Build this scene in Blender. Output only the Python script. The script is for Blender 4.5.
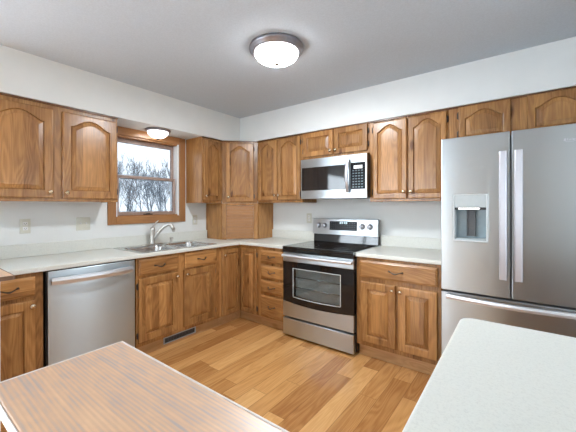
import bpy, bmesh, math, random
from mathutils import Matrix, Vector

PI = math.pi
random.seed(7)
sc = bpy.context.scene
for o in list(bpy.data.objects):
    bpy.data.objects.remove(o)
COL = sc.collection

# ------------------------------------------------------------------ camera
CAM = Vector((3.1944, -3.1639, 1.3091))
YAW, PITCH, ROLL, FPX, PPX, PPY = 0.6565, -0.0012, -0.0024, 312.57, 282.3, 206.6
cd = bpy.data.cameras.new('camera')
cam = bpy.data.objects.new('camera', cd)
COL.objects.link(cam)
F = Vector((-math.sin(YAW), math.cos(YAW), 0)); R = Vector((math.cos(YAW), math.sin(YAW), 0)); U = Vector((0, 0, 1))
F2 = F * math.cos(PITCH) + U * math.sin(PITCH); U2 = U * math.cos(PITCH) - F * math.sin(PITCH)
R3 = R * math.cos(ROLL) + U2 * math.sin(ROLL); U3 = U2 * math.cos(ROLL) - R * math.sin(ROLL)
mw = Matrix.Identity(4)
for i in range(3):
    mw[i][0] = R3[i]; mw[i][1] = U3[i]; mw[i][2] = -F2[i]; mw[i][3] = CAM[i]
cam.matrix_world = mw
cd.sensor_width = 36
cd.sensor_fit = 'HORIZONTAL'
cd.lens = FPX / 576 * 36
cd.shift_x = (288 - PPX) / 576
cd.shift_y = (PPY - 216) / 576
cd.clip_start = 0.02
cd.clip_end = 500
sc.camera = cam

# ------------------------------------------------------------------ world, lights, exposure
SKY = 9.0
LAMP = 6.0
LAMP_W = 26.0
LAMP2 = 1.6
LAMP2_W = 0.6
sc.view_settings.view_transform = 'Standard'
sc.view_settings.look = 'None'
sc.view_settings.gamma = 1
sc.view_settings.use_curve_mapping = False
sc.view_settings.exposure = 0.80

w = bpy.data.worlds.new('world')
sc.world = w
w.use_nodes = True
nt = w.node_tree
bg = nt.nodes['Background']
tc = nt.nodes.new('ShaderNodeTexCoord')
sep = nt.nodes.new('ShaderNodeSeparateXYZ')
rmp = nt.nodes.new('ShaderNodeValToRGB')
rmp.color_ramp.elements[0].position = 0.0
rmp.color_ramp.elements[0].color = (0.88, 0.95, 1.0, 1)
rmp.color_ramp.elements[1].position = 0.8
rmp.color_ramp.elements[1].color = (0.80, 0.90, 1.0, 1)
nt.links.new(tc.outputs['Generated'], sep.inputs[0])
nt.links.new(sep.outputs['Z'], rmp.inputs[0])
nt.links.new(rmp.outputs[0], bg.inputs[0])
bg.inputs[1].default_value = SKY


RX0 = 3.67


def portal(loc, rot, sx, sy):
    l = bpy.data.lights.new('daylight_portal', 'AREA')
    l.shape = 'RECTANGLE'; l.size = sx; l.size_y = sy
    l.cycles.is_portal = True
    o = bpy.data.objects.new('daylight_portal', l)
    o.location = loc; o.rotation_euler = rot
    COL.objects.link(o)


portal((-0.17, -1.366, 1.62), (0, -PI / 2, 0), 0.80, 0.70)
portal((-0.17, -4.69, 1.02), (0, -PI / 2, 0), 2.0, 3.0)
portal((0.69, -6.70, 1.25), (PI / 2, 0, 0), 1.22, 2.0)
portal((RX0 + .17, -1.33, 1.40), (0, PI / 2, 0), 1.1, 0.6)

# ------------------------------------------------------------------ material helpers
class NT:
    def __init__(s, name):
        s.m = bpy.data.materials.new(name)
        s.m.use_nodes = True
        s.t = s.m.node_tree
        s.b = s.t.nodes['Principled BSDF']

    def n(s, typ, **kw):
        nd = s.t.nodes.new('ShaderNode' + typ)
        for k, v in kw.items():
            if k in nd.inputs.keys():
                nd.inputs[k].default_value = v
            else:
                setattr(nd, k, v)
        return nd

    def l(s, a, b):
        s.t.links.new(a, b)

    def math(s, op, a, b=None, c=None):
        nd = s.t.nodes.new('ShaderNodeMath')
        nd.operation = op
        for i, v in enumerate((a, b, c)):
            if v is None:
                continue
            if isinstance(v, (int, float)):
                nd.inputs[i].default_value = v
            else:
                s.l(v, nd.inputs[i])
        return nd.outputs[0]

    def ramp(s, fac, stops):
        nd = s.t.nodes.new('ShaderNodeValToRGB')
        els = nd.color_ramp.elements
        while len(els) < len(stops):
            els.new(0.5)
        for e, (p, c) in zip(els, stops):
            e.position = p
            e.color = (*c, 1) if len(c) == 3 else c
        s.l(fac, nd.inputs[0])
        return nd.outputs[0]

    def mix(s, fac, a, b, mode='MIX'):
        nd = s.t.nodes.new('ShaderNodeMix')
        nd.data_type = 'RGBA'
        nd.blend_type = mode
        for i, v in ((0, fac), (6, a), (7, b)):
            if isinstance(v, (int, float)):
                nd.inputs[i].default_value = v
            elif isinstance(v, tuple):
                nd.inputs[i].default_value = (*v, 1)
            else:
                s.l(v, nd.inputs[i])
        return nd.outputs[2]

    def bump(s, h, strength=0.2, dist=0.002):
        nd = s.n('Bump', Strength=strength, Distance=dist)
        s.l(h, nd.inputs['Height'])
        s.l(nd.outputs[0], s.b.inputs['Normal'])


def plain(name, col, rough=0.5, metal=0.0, spec=0.5, noise=0.06, nscale=30, bump=0.0):
    k = NT(name)
    tc = k.n('TexCoord')
    nz = k.n('TexNoise', Scale=nscale, Detail=4.0)
    k.l(tc.outputs['Object'], nz.inputs['Vector'])
    a = tuple(max(0, c * (1 - noise)) for c in col); b = tuple(min(1, c * (1 + noise)) for c in col)
    k.l(k.ramp(nz.outputs['Fac'], [(0.3, a), (0.7, b)]), k.b.inputs['Base Color'])
    k.b.inputs['Roughness'].default_value = rough
    k.b.inputs['Metallic'].default_value = metal
    k.b.inputs['Specular IOR Level'].default_value = spec
    if bump:
        k.bump(nz.outputs['Fac'], bump)
    return k.m


def lit_glass(name, col, strength):
    k = NT(name)
    e = k.n('Emission'); e.inputs[0].default_value = (*col, 1); e.inputs[1].default_value = strength
    t = k.n('BsdfTransparent'); t.inputs[0].default_value = (0.95, 0.95, 0.95, 1)
    g = k.n('BsdfDiffuse'); g.inputs[0].default_value = (0.85, 0.85, 0.85, 1)
    m1 = k.n('MixShader'); m1.inputs[0].default_value = 0.7
    k.l(g.outputs[0], m1.inputs[1]); k.l(t.outputs[0], m1.inputs[2])
    ad = k.n('AddShader')
    k.l(e.outputs[0], ad.inputs[0]); k.l(m1.outputs[0], ad.inputs[1])
    k.l(ad.outputs[0], k.t.nodes['Material Output'].inputs['Surface'])
    return k.m


def emit(name, col, strength, rough=0.3):
    k = NT(name)
    k.b.inputs['Base Color'].default_value = (0.85, 0.85, 0.85, 1)
    k.b.inputs['Emission Color'].default_value = (*col, 1)
    k.b.inputs['Emission Strength'].default_value = strength
    k.b.inputs['Roughness'].default_value = rough
    return k.m


def oak(name, axis='z', light=(0.56, 0.278, 0.094), dark=(0.125, 0.045, 0.012), board=0.072, rough=0.27, across='x'):
    """knotty oak: grain along one local axis, glued boards of differing tone"""
    k = NT(name)
    tc = k.n('TexCoord')
    oi = k.n('ObjectInfo')
    off = k.math('MULTIPLY', oi.outputs['Random'], 37.0)
    cmb = k.n('CombineXYZ')
    for i in range(3):
        k.l(off, cmb.inputs[i])
    add = k.n('VectorMath', operation='ADD')
    k.l(tc.outputs['Object'], add.inputs[0]); k.l(cmb.outputs[0], add.inputs[1])
    sp = k.n('SeparateXYZ'); k.l(add.outputs[0], sp.inputs[0])
    ax = {'x': 0, 'y': 1, 'z': 2}
    acr = sp.outputs[ax[across]]
    bi = k.math('FLOOR', k.math('DIVIDE', acr, board))
    wn = k.n('TexWhiteNoise', noise_dimensions='1D'); k.l(bi, wn.inputs['W'])
    # shift the grain for each board
    sh = k.n('CombineXYZ')
    bo = k.math('MULTIPLY', wn.outputs['Value'], 13.0)
    for i in range(3):
        k.l(bo, sh.inputs[i])
    add2 = k.n('VectorMath', operation='ADD')
    k.l(add.outputs[0], add2.inputs[0]); k.l(sh.outputs[0], add2.inputs[1])

    def stretched(s_across, s_along, detail, dist=0.0):
        mp = k.n('Mapping')
        sc_ = [s_across] * 3
        sc_[ax[axis]] = s_along
        mp.inputs['Scale'].default_value = sc_
        k.l(add2.outputs[0], mp.inputs['Vector'])
        nz = k.n('TexNoise', Scale=1.0, Detail=detail, Distortion=dist)
        k.l(mp.outputs[0], nz.inputs['Vector'])
        return nz.outputs['Fac']
    big = stretched(5.5, 0.9, 2.0, 0.5)
    rings = k.math('MULTIPLY_ADD', k.math('SINE', k.math('MULTIPLY', big, 110.0)), 0.5, 0.5)
    fib = stretched(160, 5.0, 3.0)
    blot = stretched(9, 2.5, 3.0, 0.8)
    # knots
    mpk = k.n('Mapping'); sk = [5.0] * 3; sk[ax[axis]] = 2.4
    mpk.inputs['Scale'].default_value = sk
    k.l(add2.outputs[0], mpk.inputs['Vector'])
    vor = k.n('TexVoronoi', Scale=1.0); k.l(mpk.outputs[0], vor.inputs['Vector'])
    knot = k.math('SUBTRACT', 1.0, k.math('MULTIPLY', vor.outputs['Distance'], 6.5))
    knot = k.math('MAXIMUM', knot, 0.0)
    f = k.math('MULTIPLY', rings, 0.13)
    f = k.math('MULTIPLY_ADD', fib, 0.36, f)
    f = k.math('MULTIPLY_ADD', blot, 0.40, f)
    f = k.math('MULTIPLY_ADD', wn.outputs['Value'], 0.25, f)
    f = k.math('MULTIPLY_ADD', knot, 0.55, f)
    mid = tuple((a + b) / 2 for a, b in zip(light, dark))
    col = k.ramp(f, [(0.25, light), (0.58, mid), (0.95, dark)])
    tone = k.math('MULTIPLY_ADD', oi.outputs['Random'], 0.22, 0.89)
    hsv = k.n('HueSaturation', Saturation=1.0)
    k.l(tone, hsv.inputs['Value']); k.l(col, hsv.inputs['Color'])
    k.l(hsv.outputs[0], k.b.inputs['Base Color'])
    k.b.inputs['Roughness'].default_value = rough
    k.b.inputs['Specular IOR Level'].default_value = 0.5
    k.bump(fib, 0.12, 0.001)
    return k.m


def floor_mat():
    k = NT('honey_oak_planks')
    tc = k.n('TexCoord')
    sp = k.n('SeparateXYZ'); k.l(tc.outputs['Object'], sp.inputs[0])
    W_, L_ = 0.127, 0.95
    u = k.math('DIVIDE', sp.outputs['X'], W_)
    row = k.math('FLOOR', u)
    wn = k.n('TexWhiteNoise', noise_dimensions='1D'); k.l(row, wn.inputs['W'])
    v = k.math('ADD', k.math('DIVIDE', sp.outputs['Y'], L_), k.math('MULTIPLY', wn.outputs['Value'], 7.0))
    idx = k.math('FLOOR', v)
    cmb = k.n('CombineXYZ'); k.l(row, cmb.inputs[0]); k.l(idx, cmb.inputs[1])
    wn2 = k.n('TexWhiteNoise', noise_dimensions='2D'); k.l(cmb.outputs[0], wn2.inputs['Vector'])
    sh = k.math('MULTIPLY', wn2.outputs['Value'], 31.0)
    c2 = k.n('CombineXYZ')
    for i in range(3):
        k.l(sh, c2.inputs[i])
    ad = k.n('VectorMath', operation='ADD'); k.l(tc.outputs['Object'], ad.inputs[0]); k.l(c2.outputs[0], ad.inputs[1])

    def st(a, b, d, dist=0.0):
        mp = k.n('Mapping'); mp.inputs['Scale'].default_value = (a, b, a)
        k.l(ad.outputs[0], mp.inputs['Vector'])
        nz = k.n('TexNoise', Scale=1.0, Detail=d, Distortion=dist); k.l(mp.outputs[0], nz.inputs['Vector'])
        return nz.outputs['Fac']
    rings = k.math('MULTIPLY_ADD', k.math('SINE', k.math('MULTIPLY', st(6, 0.6, 2, 0.4), 110.0)), 0.5, 0.5)
    fib = st(140, 5, 3)
    blot = st(7, 2, 3, 0.6)
    f = k.math('MULTIPLY', rings, 0.13)
    f = k.math('MULTIPLY_ADD', fib, 0.32, f)
    f = k.math('MULTIPLY_ADD', blot, 0.25, f)
    f = k.math('MULTIPLY_ADD', wn2.outputs['Value'], 0.52, f)
    col = k.ramp(f, [(0.2, (0.78, 0.45, 0.185)), (0.55, (0.63, 0.325, 0.115)), (0.95, (0.36, 0.15, 0.045))])
    # seams
    fu = k.math('FRACT', u); fv = k.math('FRACT', v)
    eu = k.math('MINIMUM', fu, k.math('SUBTRACT', 1.0, fu))
    ev = k.math('MULTIPLY', k.math('MINIMUM', fv, k.math('SUBTRACT', 1.0, fv)), L_ / W_)
    e = k.math('LESS_THAN', k.math('MINIMUM', eu, ev), 0.014)
    col = k.mix(k.math('MULTIPLY', e, 0.55), col, (0.16, 0.07, 0.025))
    k.l(col, k.b.inputs['Base Color'])
    k.b.inputs['Roughness'].default_value = 0.22
    k.bump(fib, 0.06, 0.001)
    return k.m


def ledge_mat():
    k = NT('limed_oak')
    tc = k.n('TexCoord')

    def st(a, b, d, dist=0.0):
        mp = k.n('Mapping'); mp.inputs['Scale'].default_value = (b, a, a)
        k.l(tc.outputs['Object'], mp.inputs['Vector'])
        nz = k.n('TexNoise', Scale=1.0, Detail=d, Distortion=dist); k.l(mp.outputs[0], nz.inputs['Vector'])
        return nz.outputs['Fac']
    big = st(7.0, 1.3, 2, 0.2)
    sp = k.n('SeparateXYZ'); k.l(tc.outputs['Object'], sp.inputs[0])
    ph = k.math('MULTIPLY_ADD', big, 30.0, k.math('MULTIPLY', sp.outputs['Y'], 1150.0))
    rings = k.math('MULTIPLY_ADD', k.math('SINE', ph), 0.5, 0.5)
    pores = st(300, 11, 3)
    fleck = st(60, 22, 3, 0.6)
    blot = st(16, 4, 3)
    str_ = st(150, 2.2, 2)
    f = k.math('MULTIPLY', rings, 0.15)
    f = k.math('MULTIPLY_ADD', str_, 0.28, f)
    f = k.math('MULTIPLY_ADD', pores, 0.34, f)
    f = k.math('MULTIPLY_ADD', fleck, 0.50, f)
    f = k.math('MULTIPLY_ADD', blot, 0.30, f)
    col = k.ramp(f, [(0.50, (0.80, 0.52, 0.31)), (0.76, (0.68, 0.43, 0.27)), (1.0, (0.46, 0.37, 0.34))])
    k.l(col, k.b.inputs['Base Color'])
    k.b.inputs['Roughness'].default_value = 0.36
    k.b.inputs['Specular IOR Level'].default_value = 0.6
    k.bump(f, 0.12, 0.001)
    return k.m


def laminate(name, col=(0.72, 0.725, 0.67)):
    k = NT(name)
    tc = k.n('TexCoord')
    n1 = k.n('TexNoise', Scale=120.0, Detail=5.0); n2 = k.n('TexNoise', Scale=300.0, Detail=2.0)
    k.l(tc.outputs['Object'], n1.inputs['Vector']); k.l(tc.outputs['Object'], n2.inputs['Vector'])
    f = k.math('MULTIPLY_ADD', n2.outputs['Fac'], 0.5, k.math('MULTIPLY', n1.outputs['Fac'], 0.5))
    dk = tuple(c * 0.90 for c in col); lt = tuple(min(1, c * 1.02) for c in col)
    k.l(k.ramp(f, [(0.35, dk), (0.5, col), (0.62, lt)]), k.b.inputs['Base Color'])
    k.b.inputs['Roughness'].default_value = 0.35
    return k.m


def steel(name, axis='x', col=(0.57, 0.61, 0.635), rough=0.33):
    k = NT(name)
    k.b.inputs['Base Color'].default_value = (*col, 1)
    k.b.inputs['Metallic'].default_value = 1.0
    k.b.inputs['Roughness'].default_value = rough
    k.b.inputs['Anisotropic'].default_value = 0.85
    k.b.inputs['Anisotropic Rotation'].default_value = 0.25
    ge = k.n('NewGeometry')
    cr = k.n('VectorMath', operation='CROSS_PRODUCT')
    cr.inputs[0].default_value = (0.0, 0.002, 1.0)
    k.l(ge.outputs['Normal'], cr.inputs[1])
    nm = k.n('VectorMath', operation='NORMALIZE')
    k.l(cr.outputs[0], nm.inputs[0])
    k.l(nm.outputs[0], k.b.inputs['Tangent'])
    return k.m


def glass(name, tint=(0.95, 0.98, 1.0), refl=0.5, rough=0.02):
    k = NT(name)
    t = k.n('BsdfTransparent'); t.inputs[0].default_value = (*tint, 1)
    g = k.n('BsdfGlossy'); g.inputs['Roughness'].default_value = rough
    fr = k.n('Fresnel', IOR=1.45)
    mx = k.n('MixShader')
    ge = k.n('NewGeometry')
    front_only = k.math('SUBTRACT', 1.0, ge.outputs['Backfacing'])
    k.l(k.math('MULTIPLY', k.math('MULTIPLY', fr.outputs[0], refl * 2), front_only), mx.inputs[0])
    k.l(t.outputs[0], mx.inputs[1]); k.l(g.outputs[0], mx.inputs[2])
    k.l(mx.outputs[0], k.t.nodes['Material Output'].inputs['Surface'])
    return k.m


OAKV = oak('oak_vertical_grain', 'z')
OAKH = oak('oak_horizontal_grain', 'x', across='z', board=0.19)
OAKY = oak('oak_casing_grain', 'z', light=(0.44, 0.215, 0.085), dark=(0.27, 0.118, 0.042), across='y', board=0.2)
OAKYH = oak('oak_casing_cross_grain', 'y', light=(0.44, 0.215, 0.085), dark=(0.27, 0.118, 0.042), across='z', board=0.2)
OAKDARK = oak('oak_dark_moulding', 'x', light=(0.20, 0.09, 0.04), dark=(0.09, 0.035, 0.015), across='z', board=0.3)
OAKTOE = oak('oak_toe_kick', 'x', light=(0.72, 0.44, 0.21), dark=(0.42, 0.21, 0.08), across='z', board=0.3)  # lighter oak, lightened further because little light reaches the recess
SASH = plain('weathered_sash_wood', (0.36, 0.26, 0.22), 0.4, noise=0.15, nscale=60)
TAMB = oak('oak_tambour', 'x', light=(0.44, 0.215, 0.085), dark=(0.27, 0.118, 0.042), across='z', board=0.026)
FLOOR = floor_mat()
LEDGE = ledge_mat()
LEDGE_DARK = plain('dark_oak_edge', (0.20, 0.11, 0.065), 0.4, noise=0.2, nscale=60)  # darker edge tone, used on the left ledge only
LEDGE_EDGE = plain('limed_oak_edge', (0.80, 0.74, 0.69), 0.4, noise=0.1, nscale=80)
LAM = laminate('cream_speckled_laminate')
WALL = plain('wall_paint', (0.78, 0.795, 0.78), 0.6, noise=0.015, nscale=8)
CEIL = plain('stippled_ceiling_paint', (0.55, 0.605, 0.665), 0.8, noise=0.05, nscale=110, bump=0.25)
WHITE = plain('white_paint', (0.82, 0.82, 0.80), 0.45, noise=0.02)
VINYL = plain('white_vinyl', (0.80, 0.82, 0.83), 0.4, noise=0.02)
IVORY = plain('ivory_plastic', (0.66, 0.65, 0.56), 0.35, noise=0.02)
SLOT = plain('dark_slot', (0.05, 0.05, 0.05), 0.5)
STEELH = steel('brushed_steel_horizontal', 'x')
STEELF = steel('brushed_steel_fridge', 'x', (0.45, 0.475, 0.485), 0.30)
STEELD = steel('brushed_steel_dishwasher', 'x', (0.53, 0.60, 0.645), 0.33)
STEELV = plain('satin_steel_handle', (0.60, 0.60, 0.64), 0.42, 1.0, noise=0.01)
STEELHB = plain('satin_steel_bar', (0.70, 0.71, 0.74), 0.45, 1.0, noise=0.01)
SINKST = steel('sink_steel', 'x', (0.60, 0.61, 0.61), 0.26)
NICKEL = plain('brushed_nickel', (0.60, 0.58, 0.54), 0.28, 1.0, noise=0.03)
CHROME = plain('chrome', (0.80, 0.80, 0.80), 0.10, 1.0, noise=0.01)
PEWTER = plain('dark_pewter_rim', (0.32, 0.31, 0.34), 0.35, 0.9, noise=0.08)
KNOBM = plain('antique_brass_knob', (0.66, 0.52, 0.36), 0.20, 1.0, noise=0.12)
PULLM = plain('antique_bronze_pull', (0.13, 0.10, 0.075), 0.35, 1.0, noise=0.15)
HINGEM = plain('dark_hinge', (0.06, 0.045, 0.035), 0.45, 0.7)
BLACKGL = plain('black_glass', (0.012, 0.012, 0.013), 0.06, 0, 0.6, noise=0.0)
BLACK = plain('black_enamel', (0.018, 0.018, 0.02), 0.3, noise=0.05)
DGREY = plain('dark_grey_plastic', (0.10, 0.105, 0.11), 0.45)
GREY = plain('grey_plastic', (0.38, 0.42, 0.43), 0.35, noise=0.03)
LGREY = plain('light_grey_trim', (0.66, 0.69, 0.69), 0.3, noise=0.03)
PANELG = plain('dispenser_grey', (0.42, 0.45, 0.45), 0.35, noise=0.03)
DISPGL = plain('matt_display_glass', (0.010, 0.010, 0.012), 0.22, 0, 0.15, noise=0.0)
BLUEGREY = plain('blue_grey_recess', (0.26, 0.33, 0.36), 0.3, noise=0.05)
KEYM = plain('key_print', (0.07, 0.10, 0.12), 0.4, noise=0.05)
RINGM = plain('burner_print', (0.10, 0.10, 0.105), 0.15, noise=0.02)
ENAMEL = plain('reflection_grey_enamel', (0.62, 0.64, 0.64), 0.35, noise=0.06)
OVENGL = glass('oven_window_glass', (0.72, 0.74, 0.74), 1.2)
PANE = glass('window_pane', (0.96, 0.98, 1.0), 0.5)
TINTED = glass('sky_dimming_pane', (0.30, 0.31, 0.32), 0.5)  # tint added to dim the bright sky so the trees show
DOMEM = lit_glass('lit_frosted_glass', (0.97, 0.985, 1.0), LAMP)
DOMEW = lit_glass('lit_frosted_glass_small', (1.0, 0.98, 0.96), LAMP2)
LEDM = emit('lit_lamp_strip', (1.0, 1.0, 0.97), 2.2)
BARK = plain('grey_bark', (0.26, 0.275, 0.30), 0.9, noise=0.2)
SNOW = plain('snowy_ground', (0.55, 0.57, 0.58), 0.9, noise=0.1, nscale=1)


# ------------------------------------------------------------------ object helpers
def link(o, parent=None):
    COL.objects.link(o)
    if parent is not None:
        o.parent = parent
    return o


def thing(name, label, cat, loc=(0, 0, 0), rz=0.0, group=None):
    o = bpy.data.objects.new(name, None)
    o.empty_display_size = 0.05
    o.location = loc; o.rotation_euler = (0, 0, rz)
    o['label'] = label; o['category'] = cat
    if group:
        o['group'] = group
    return link(o)


def tag(o, label, cat, group=None, kind=None):
    o['label'] = label; o['category'] = cat
    if group:
        o['group'] = group
    if kind:
        o['kind'] = kind
    return o


class MB:
    def __init__(s):
        s.bm = bmesh.new()
        s.mi = 0

    def _faces(s, before):
        for f in s.bm.faces:
            if f not in before:
                f.material_index = s.mi

    def box(s, x0, x1, y0, y1, z0, z1, bev=0.0, seg=2):
        if x1 < x0: x0, x1 = x1, x0
        if y1 < y0: y0, y1 = y1, y0
        if z1 < z0: z0, z1 = z1, z0
        t = bmesh.new()
        vs = [t.verts.new(p) for p in ((x0, y0, z0), (x1, y0, z0), (x1, y1, z0), (x0, y1, z0), (x0, y0, z1), (x1, y0, z1), (x1, y1, z1), (x0, y1, z1))]
        for f in ((0, 3, 2, 1), (4, 5, 6, 7), (0, 1, 5, 4), (1, 2, 6, 5), (2, 3, 7, 6), (3, 0, 4, 7)):
            t.faces.new([vs[i] for i in f])
        if bev:
            bev = min(bev, (x1 - x0) * .45, (y1 - y0) * .45, (z1 - z0) * .45)
            bmesh.ops.bevel(t, geom=list(t.edges), offset=bev, segments=seg, affect='EDGES', profile=0.5)
        s.merge(t)
        return s

    def merge(s, t, mat=None):
        mp = {}
        for v in t.verts:
            mp[v] = s.bm.verts.new(mat @ v.co if mat else v.co)
        for f in t.faces:
            try:
                nf = s.bm.faces.new([mp[v] for v in f.verts])
                nf.material_index = s.mi
                nf.smooth = f.smooth
            except ValueError:
                pass
        t.free()

    def loops(s, loops, cap0=False, cap1=False, closed=True, smooth=False):
        vs = [[s.bm.verts.new(p) for p in l] for l in loops]
        n = len(vs[0])
        for a, b in zip(vs, vs[1:]):
            for i in range(n if closed else n - 1):
                j = (i + 1) % n
                f = s.bm.faces.new((a[i], a[j], b[j], b[i]))
                f.material_index = s.mi; f.smooth = smooth
        if cap0:
            f = s.bm.faces.new(list(reversed(vs[0]))); f.material_index = s.mi
        if cap1:
            f = s.bm.faces.new(vs[-1]); f.material_index = s.mi
        return s

    def lathe(s, prof, c=(0, 0, 0), axis='z', n=24, smooth=True, sgn=1, cap0=True, cap1=True):
        """prof: (radius, distance along the axis)"""
        ls = []
        for r, h in prof:
            l = []
            for i in range(n):
                a = 2 * PI * i / n
                u, v = r * math.cos(a), r * math.sin(a)
                h_ = h * sgn
                if axis == 'z': p = (c[0] + u, c[1] + v, c[2] + h_)
                elif axis == 'y': p = (c[0] + u, c[1] + h_, c[2] + v)
                else: p = (c[0] + h_, c[1] + u, c[2] + v)
                l.append(p)
            ls.append(l)
        return s.loops(ls, cap0, cap1, True, smooth)

    def tube(s, pts, r, n=10, cap=True, flat=None):
        pts = [Vector(p) for p in pts]
        rs = r if isinstance(r, (list, tuple)) else [r] * len(pts)
        ls = []
        up = None
        for i, p in enumerate(pts):
            d = (pts[min(i + 1, len(pts) - 1)] - pts[max(i - 1, 0)]).normalized()
            if up is None:
                up = Vector((0, 0, 1)) if abs(d.z) < 0.9 else Vector((1, 0, 0))
            a = d.cross(up).normalized(); b = a.cross(d).normalized(); up = b
            l = []
            for k in range(n):
                t = 2 * PI * k / n
                l.append(p + a * (math.cos(t) * rs[i]) + b * (math.sin(t) * rs[i] * (flat or 1)))
            ls.append(l)
        return s.loops(ls, cap, cap, True, True)

    def build(s, name, mat, parent=None, loc=None, rz=None, bevel=None, smooth=None):
        bmesh.ops.recalc_face_normals(s.bm, faces=s.bm.faces)
        me = bpy.data.meshes.new(name)
        s.bm.to_mesh(me); s.bm.free()
        for m in (mat if isinstance(mat, (list, tuple)) else [mat]):
            me.materials.append(m)
        o = bpy.data.objects.new(name, me)
        if loc is not None: o.location = loc
        if rz is not None: o.rotation_euler = (0, 0, rz)
        link(o, parent)
        if bevel:
            b = o.modifiers.new('bevel', 'BEVEL'); b.width = bevel; b.segments = 3; b.limit_method = 'ANGLE'; b.angle_limit = math.radians(40)
        return o


def grid_slab(mb, xs, ys, filled, z0, z1, fn=None):
    """slab made of the filled cells of a grid; fn maps (x, y, z) to a point"""
    fn = fn or (lambda x, y, z: (x, y, z))
    cache = {}

    def v(i, j, k):
        if (i, j, k) not in cache:
            cache[(i, j, k)] = mb.bm.verts.new(fn(xs[i], ys[j], (z0, z1)[k]))
        return cache[(i, j, k)]
    nx, ny = len(xs) - 1, len(ys) - 1
    on = lambda i, j: 0 <= i < nx and 0 <= j < ny and filled((xs[i] + xs[i + 1]) / 2, (ys[j] + ys[j + 1]) / 2)
    for i in range(nx):
        for j in range(ny):
            if not on(i, j):
                continue
            fs = [(v(i, j, 1), v(i + 1, j, 1), v(i + 1, j + 1, 1), v(i, j + 1, 1)), (v(i, j, 0), v(i, j + 1, 0), v(i + 1, j + 1, 0), v(i + 1, j, 0))]
            if not on(i - 1, j): fs.append((v(i, j, 0), v(i, j, 1), v(i, j + 1, 1), v(i, j + 1, 0)))
            if not on(i + 1, j): fs.append((v(i + 1, j, 0), v(i + 1, j + 1, 0), v(i + 1, j + 1, 1), v(i + 1, j, 1)))
            if not on(i, j - 1): fs.append((v(i, j, 0), v(i + 1, j, 0), v(i + 1, j, 1), v(i, j, 1)))
            if not on(i, j + 1): fs.append((v(i, j + 1, 0), v(i, j + 1, 1), v(i + 1, j + 1, 1), v(i + 1, j + 1, 0)))
            for f in fs:
                nf = mb.bm.faces.new(f); nf.material_index = mb.mi
    return mb


def struct(name, mb, mat, parent=None, **kw):
    o = mb.build(name, mat, parent, **kw)
    if parent is None:
        o['kind'] = 'structure'
    return o


# ------------------------------------------------------------------ room shell
H = 2.433
RX, FY = 3.67, -6.55          # right wall, front wall (dining side)
WT = 0.15
struct('floor', MB().box(-0.15, RX + .15, FY - .15, .15, -0.05, 0), FLOOR)
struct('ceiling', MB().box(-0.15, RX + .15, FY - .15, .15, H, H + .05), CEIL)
struct('wall_back', MB().box(-0.15, RX + .15, 0, .15, 0, H), WALL)
# left wall with the kitchen window and the sliding door beyond the half wall
WY0, WY1, WZ0, WZ1 = -1.722, -1.005, 1.205, 2.035
DY0, DY1, DZ1 = -6.2, -3.19, 2.03
m = MB()
grid_slab(m, [FY - .0, DY0, DY1, WY0, WY1, 0.0], [0, WZ0, WZ1 - .005, WZ1, H],
          lambda y, z: not (WY0 < y < WY1 and WZ0 < z < WZ1) and not (DY0 < y < DY1 and z < DZ1), -WT, 0.0, lambda a, b, c: (c, a, b))
struct('wall_left', m, WALL)
m = MB()
GY0, GY1, GZ0, GZ1 = -1.66, -1.02, 0.85, 1.95
grid_slab(m, [FY, GY0, GY1, 0.0], [0, GZ0, GZ1, H], lambda y, z: not (GY0 < y < GY1 and GZ0 < z < GZ1), RX, RX + .15, lambda a, b, c: (c, a, b))
struct('wall_right', m, WALL)
m = MB()
m.box(RX - .04, RX - .001, -1.78, -.90, .005, GZ0, .004).box(RX - .04, RX - .001, -1.78, -.90, GZ1, 2.03, .004)
m.box(RX - .04, RX - .001, -1.78, GY0, GZ0, GZ1).box(RX - .04, RX - .001, GY1, -.90, GZ0, GZ1)
dr3 = struct('added_door_3', m, WHITE)  # half-glazed door, unseen, added for daylight and a reflection in the steel
MB().box(RX - .022, RX - .016, GY0, GY1, GZ0, GZ1).build('pane', glass('door_pane', (0.5, 0.51, 0.52), 0.5), dr3)
FX0, FX1, FZ0, FZ1 = 0.08, 1.30, 0.25, 2.25
m = MB()
grid_slab(m, [-0.15, FX0, FX1, RX + .15], [0, FZ0, FZ1, H], lambda x, z: not (FX0 < x < FX1 and FZ0 < z < FZ1), FY - .15, FY, lambda a, b, c: (a, c, b))
struct('wall_front', m, WALL)
S, UT = 0.3266, 2.1085        # soffit depth and underside
struct('wall_soffit_left', MB().box(0, S, -2.885, 0, UT, H), WALL)
struct('wall_soffit_back', MB().box(S, RX, -S, 0, UT, H), WALL)

# kitchen window: casing, jamb, two sashes
wf = MB()
c0, c1, cz0, cz1 = -1.800, -0.925, 1.130, 2.107
cw = 0.078
wf.box(0, .02, c0, c0 + cw, cz0, cz1, .004).box(0, .02, c1 - cw, c1, cz0, cz1, .004)
win = struct('window_1', wf, OAKY)
MB().box(0, .0205, c0 + cw, c1 - cw, cz1 - cw, cz1, .004).box(0, .0205, c0 + cw, c1 - cw, cz0, cz0 + cw, .004).build('head_and_apron_casing', OAKYH, win)
j = MB()
j.box(-WT, 0, WY0, WY0 + .018, WZ0, WZ1).box(-WT, 0, WY1 - .018, WY1, WZ0, WZ1)
j.build('jamb_liner', VINYL, win)
j = MB()
j.box(-WT, 0, WY0 + .018, WY1 - .018, WZ0, WZ0 + .015).box(-WT, 0, WY0 + .018, WY1 - .018, WZ1 - .02, WZ1)
j.build('sill_and_head', OAKYH, win)


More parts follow.
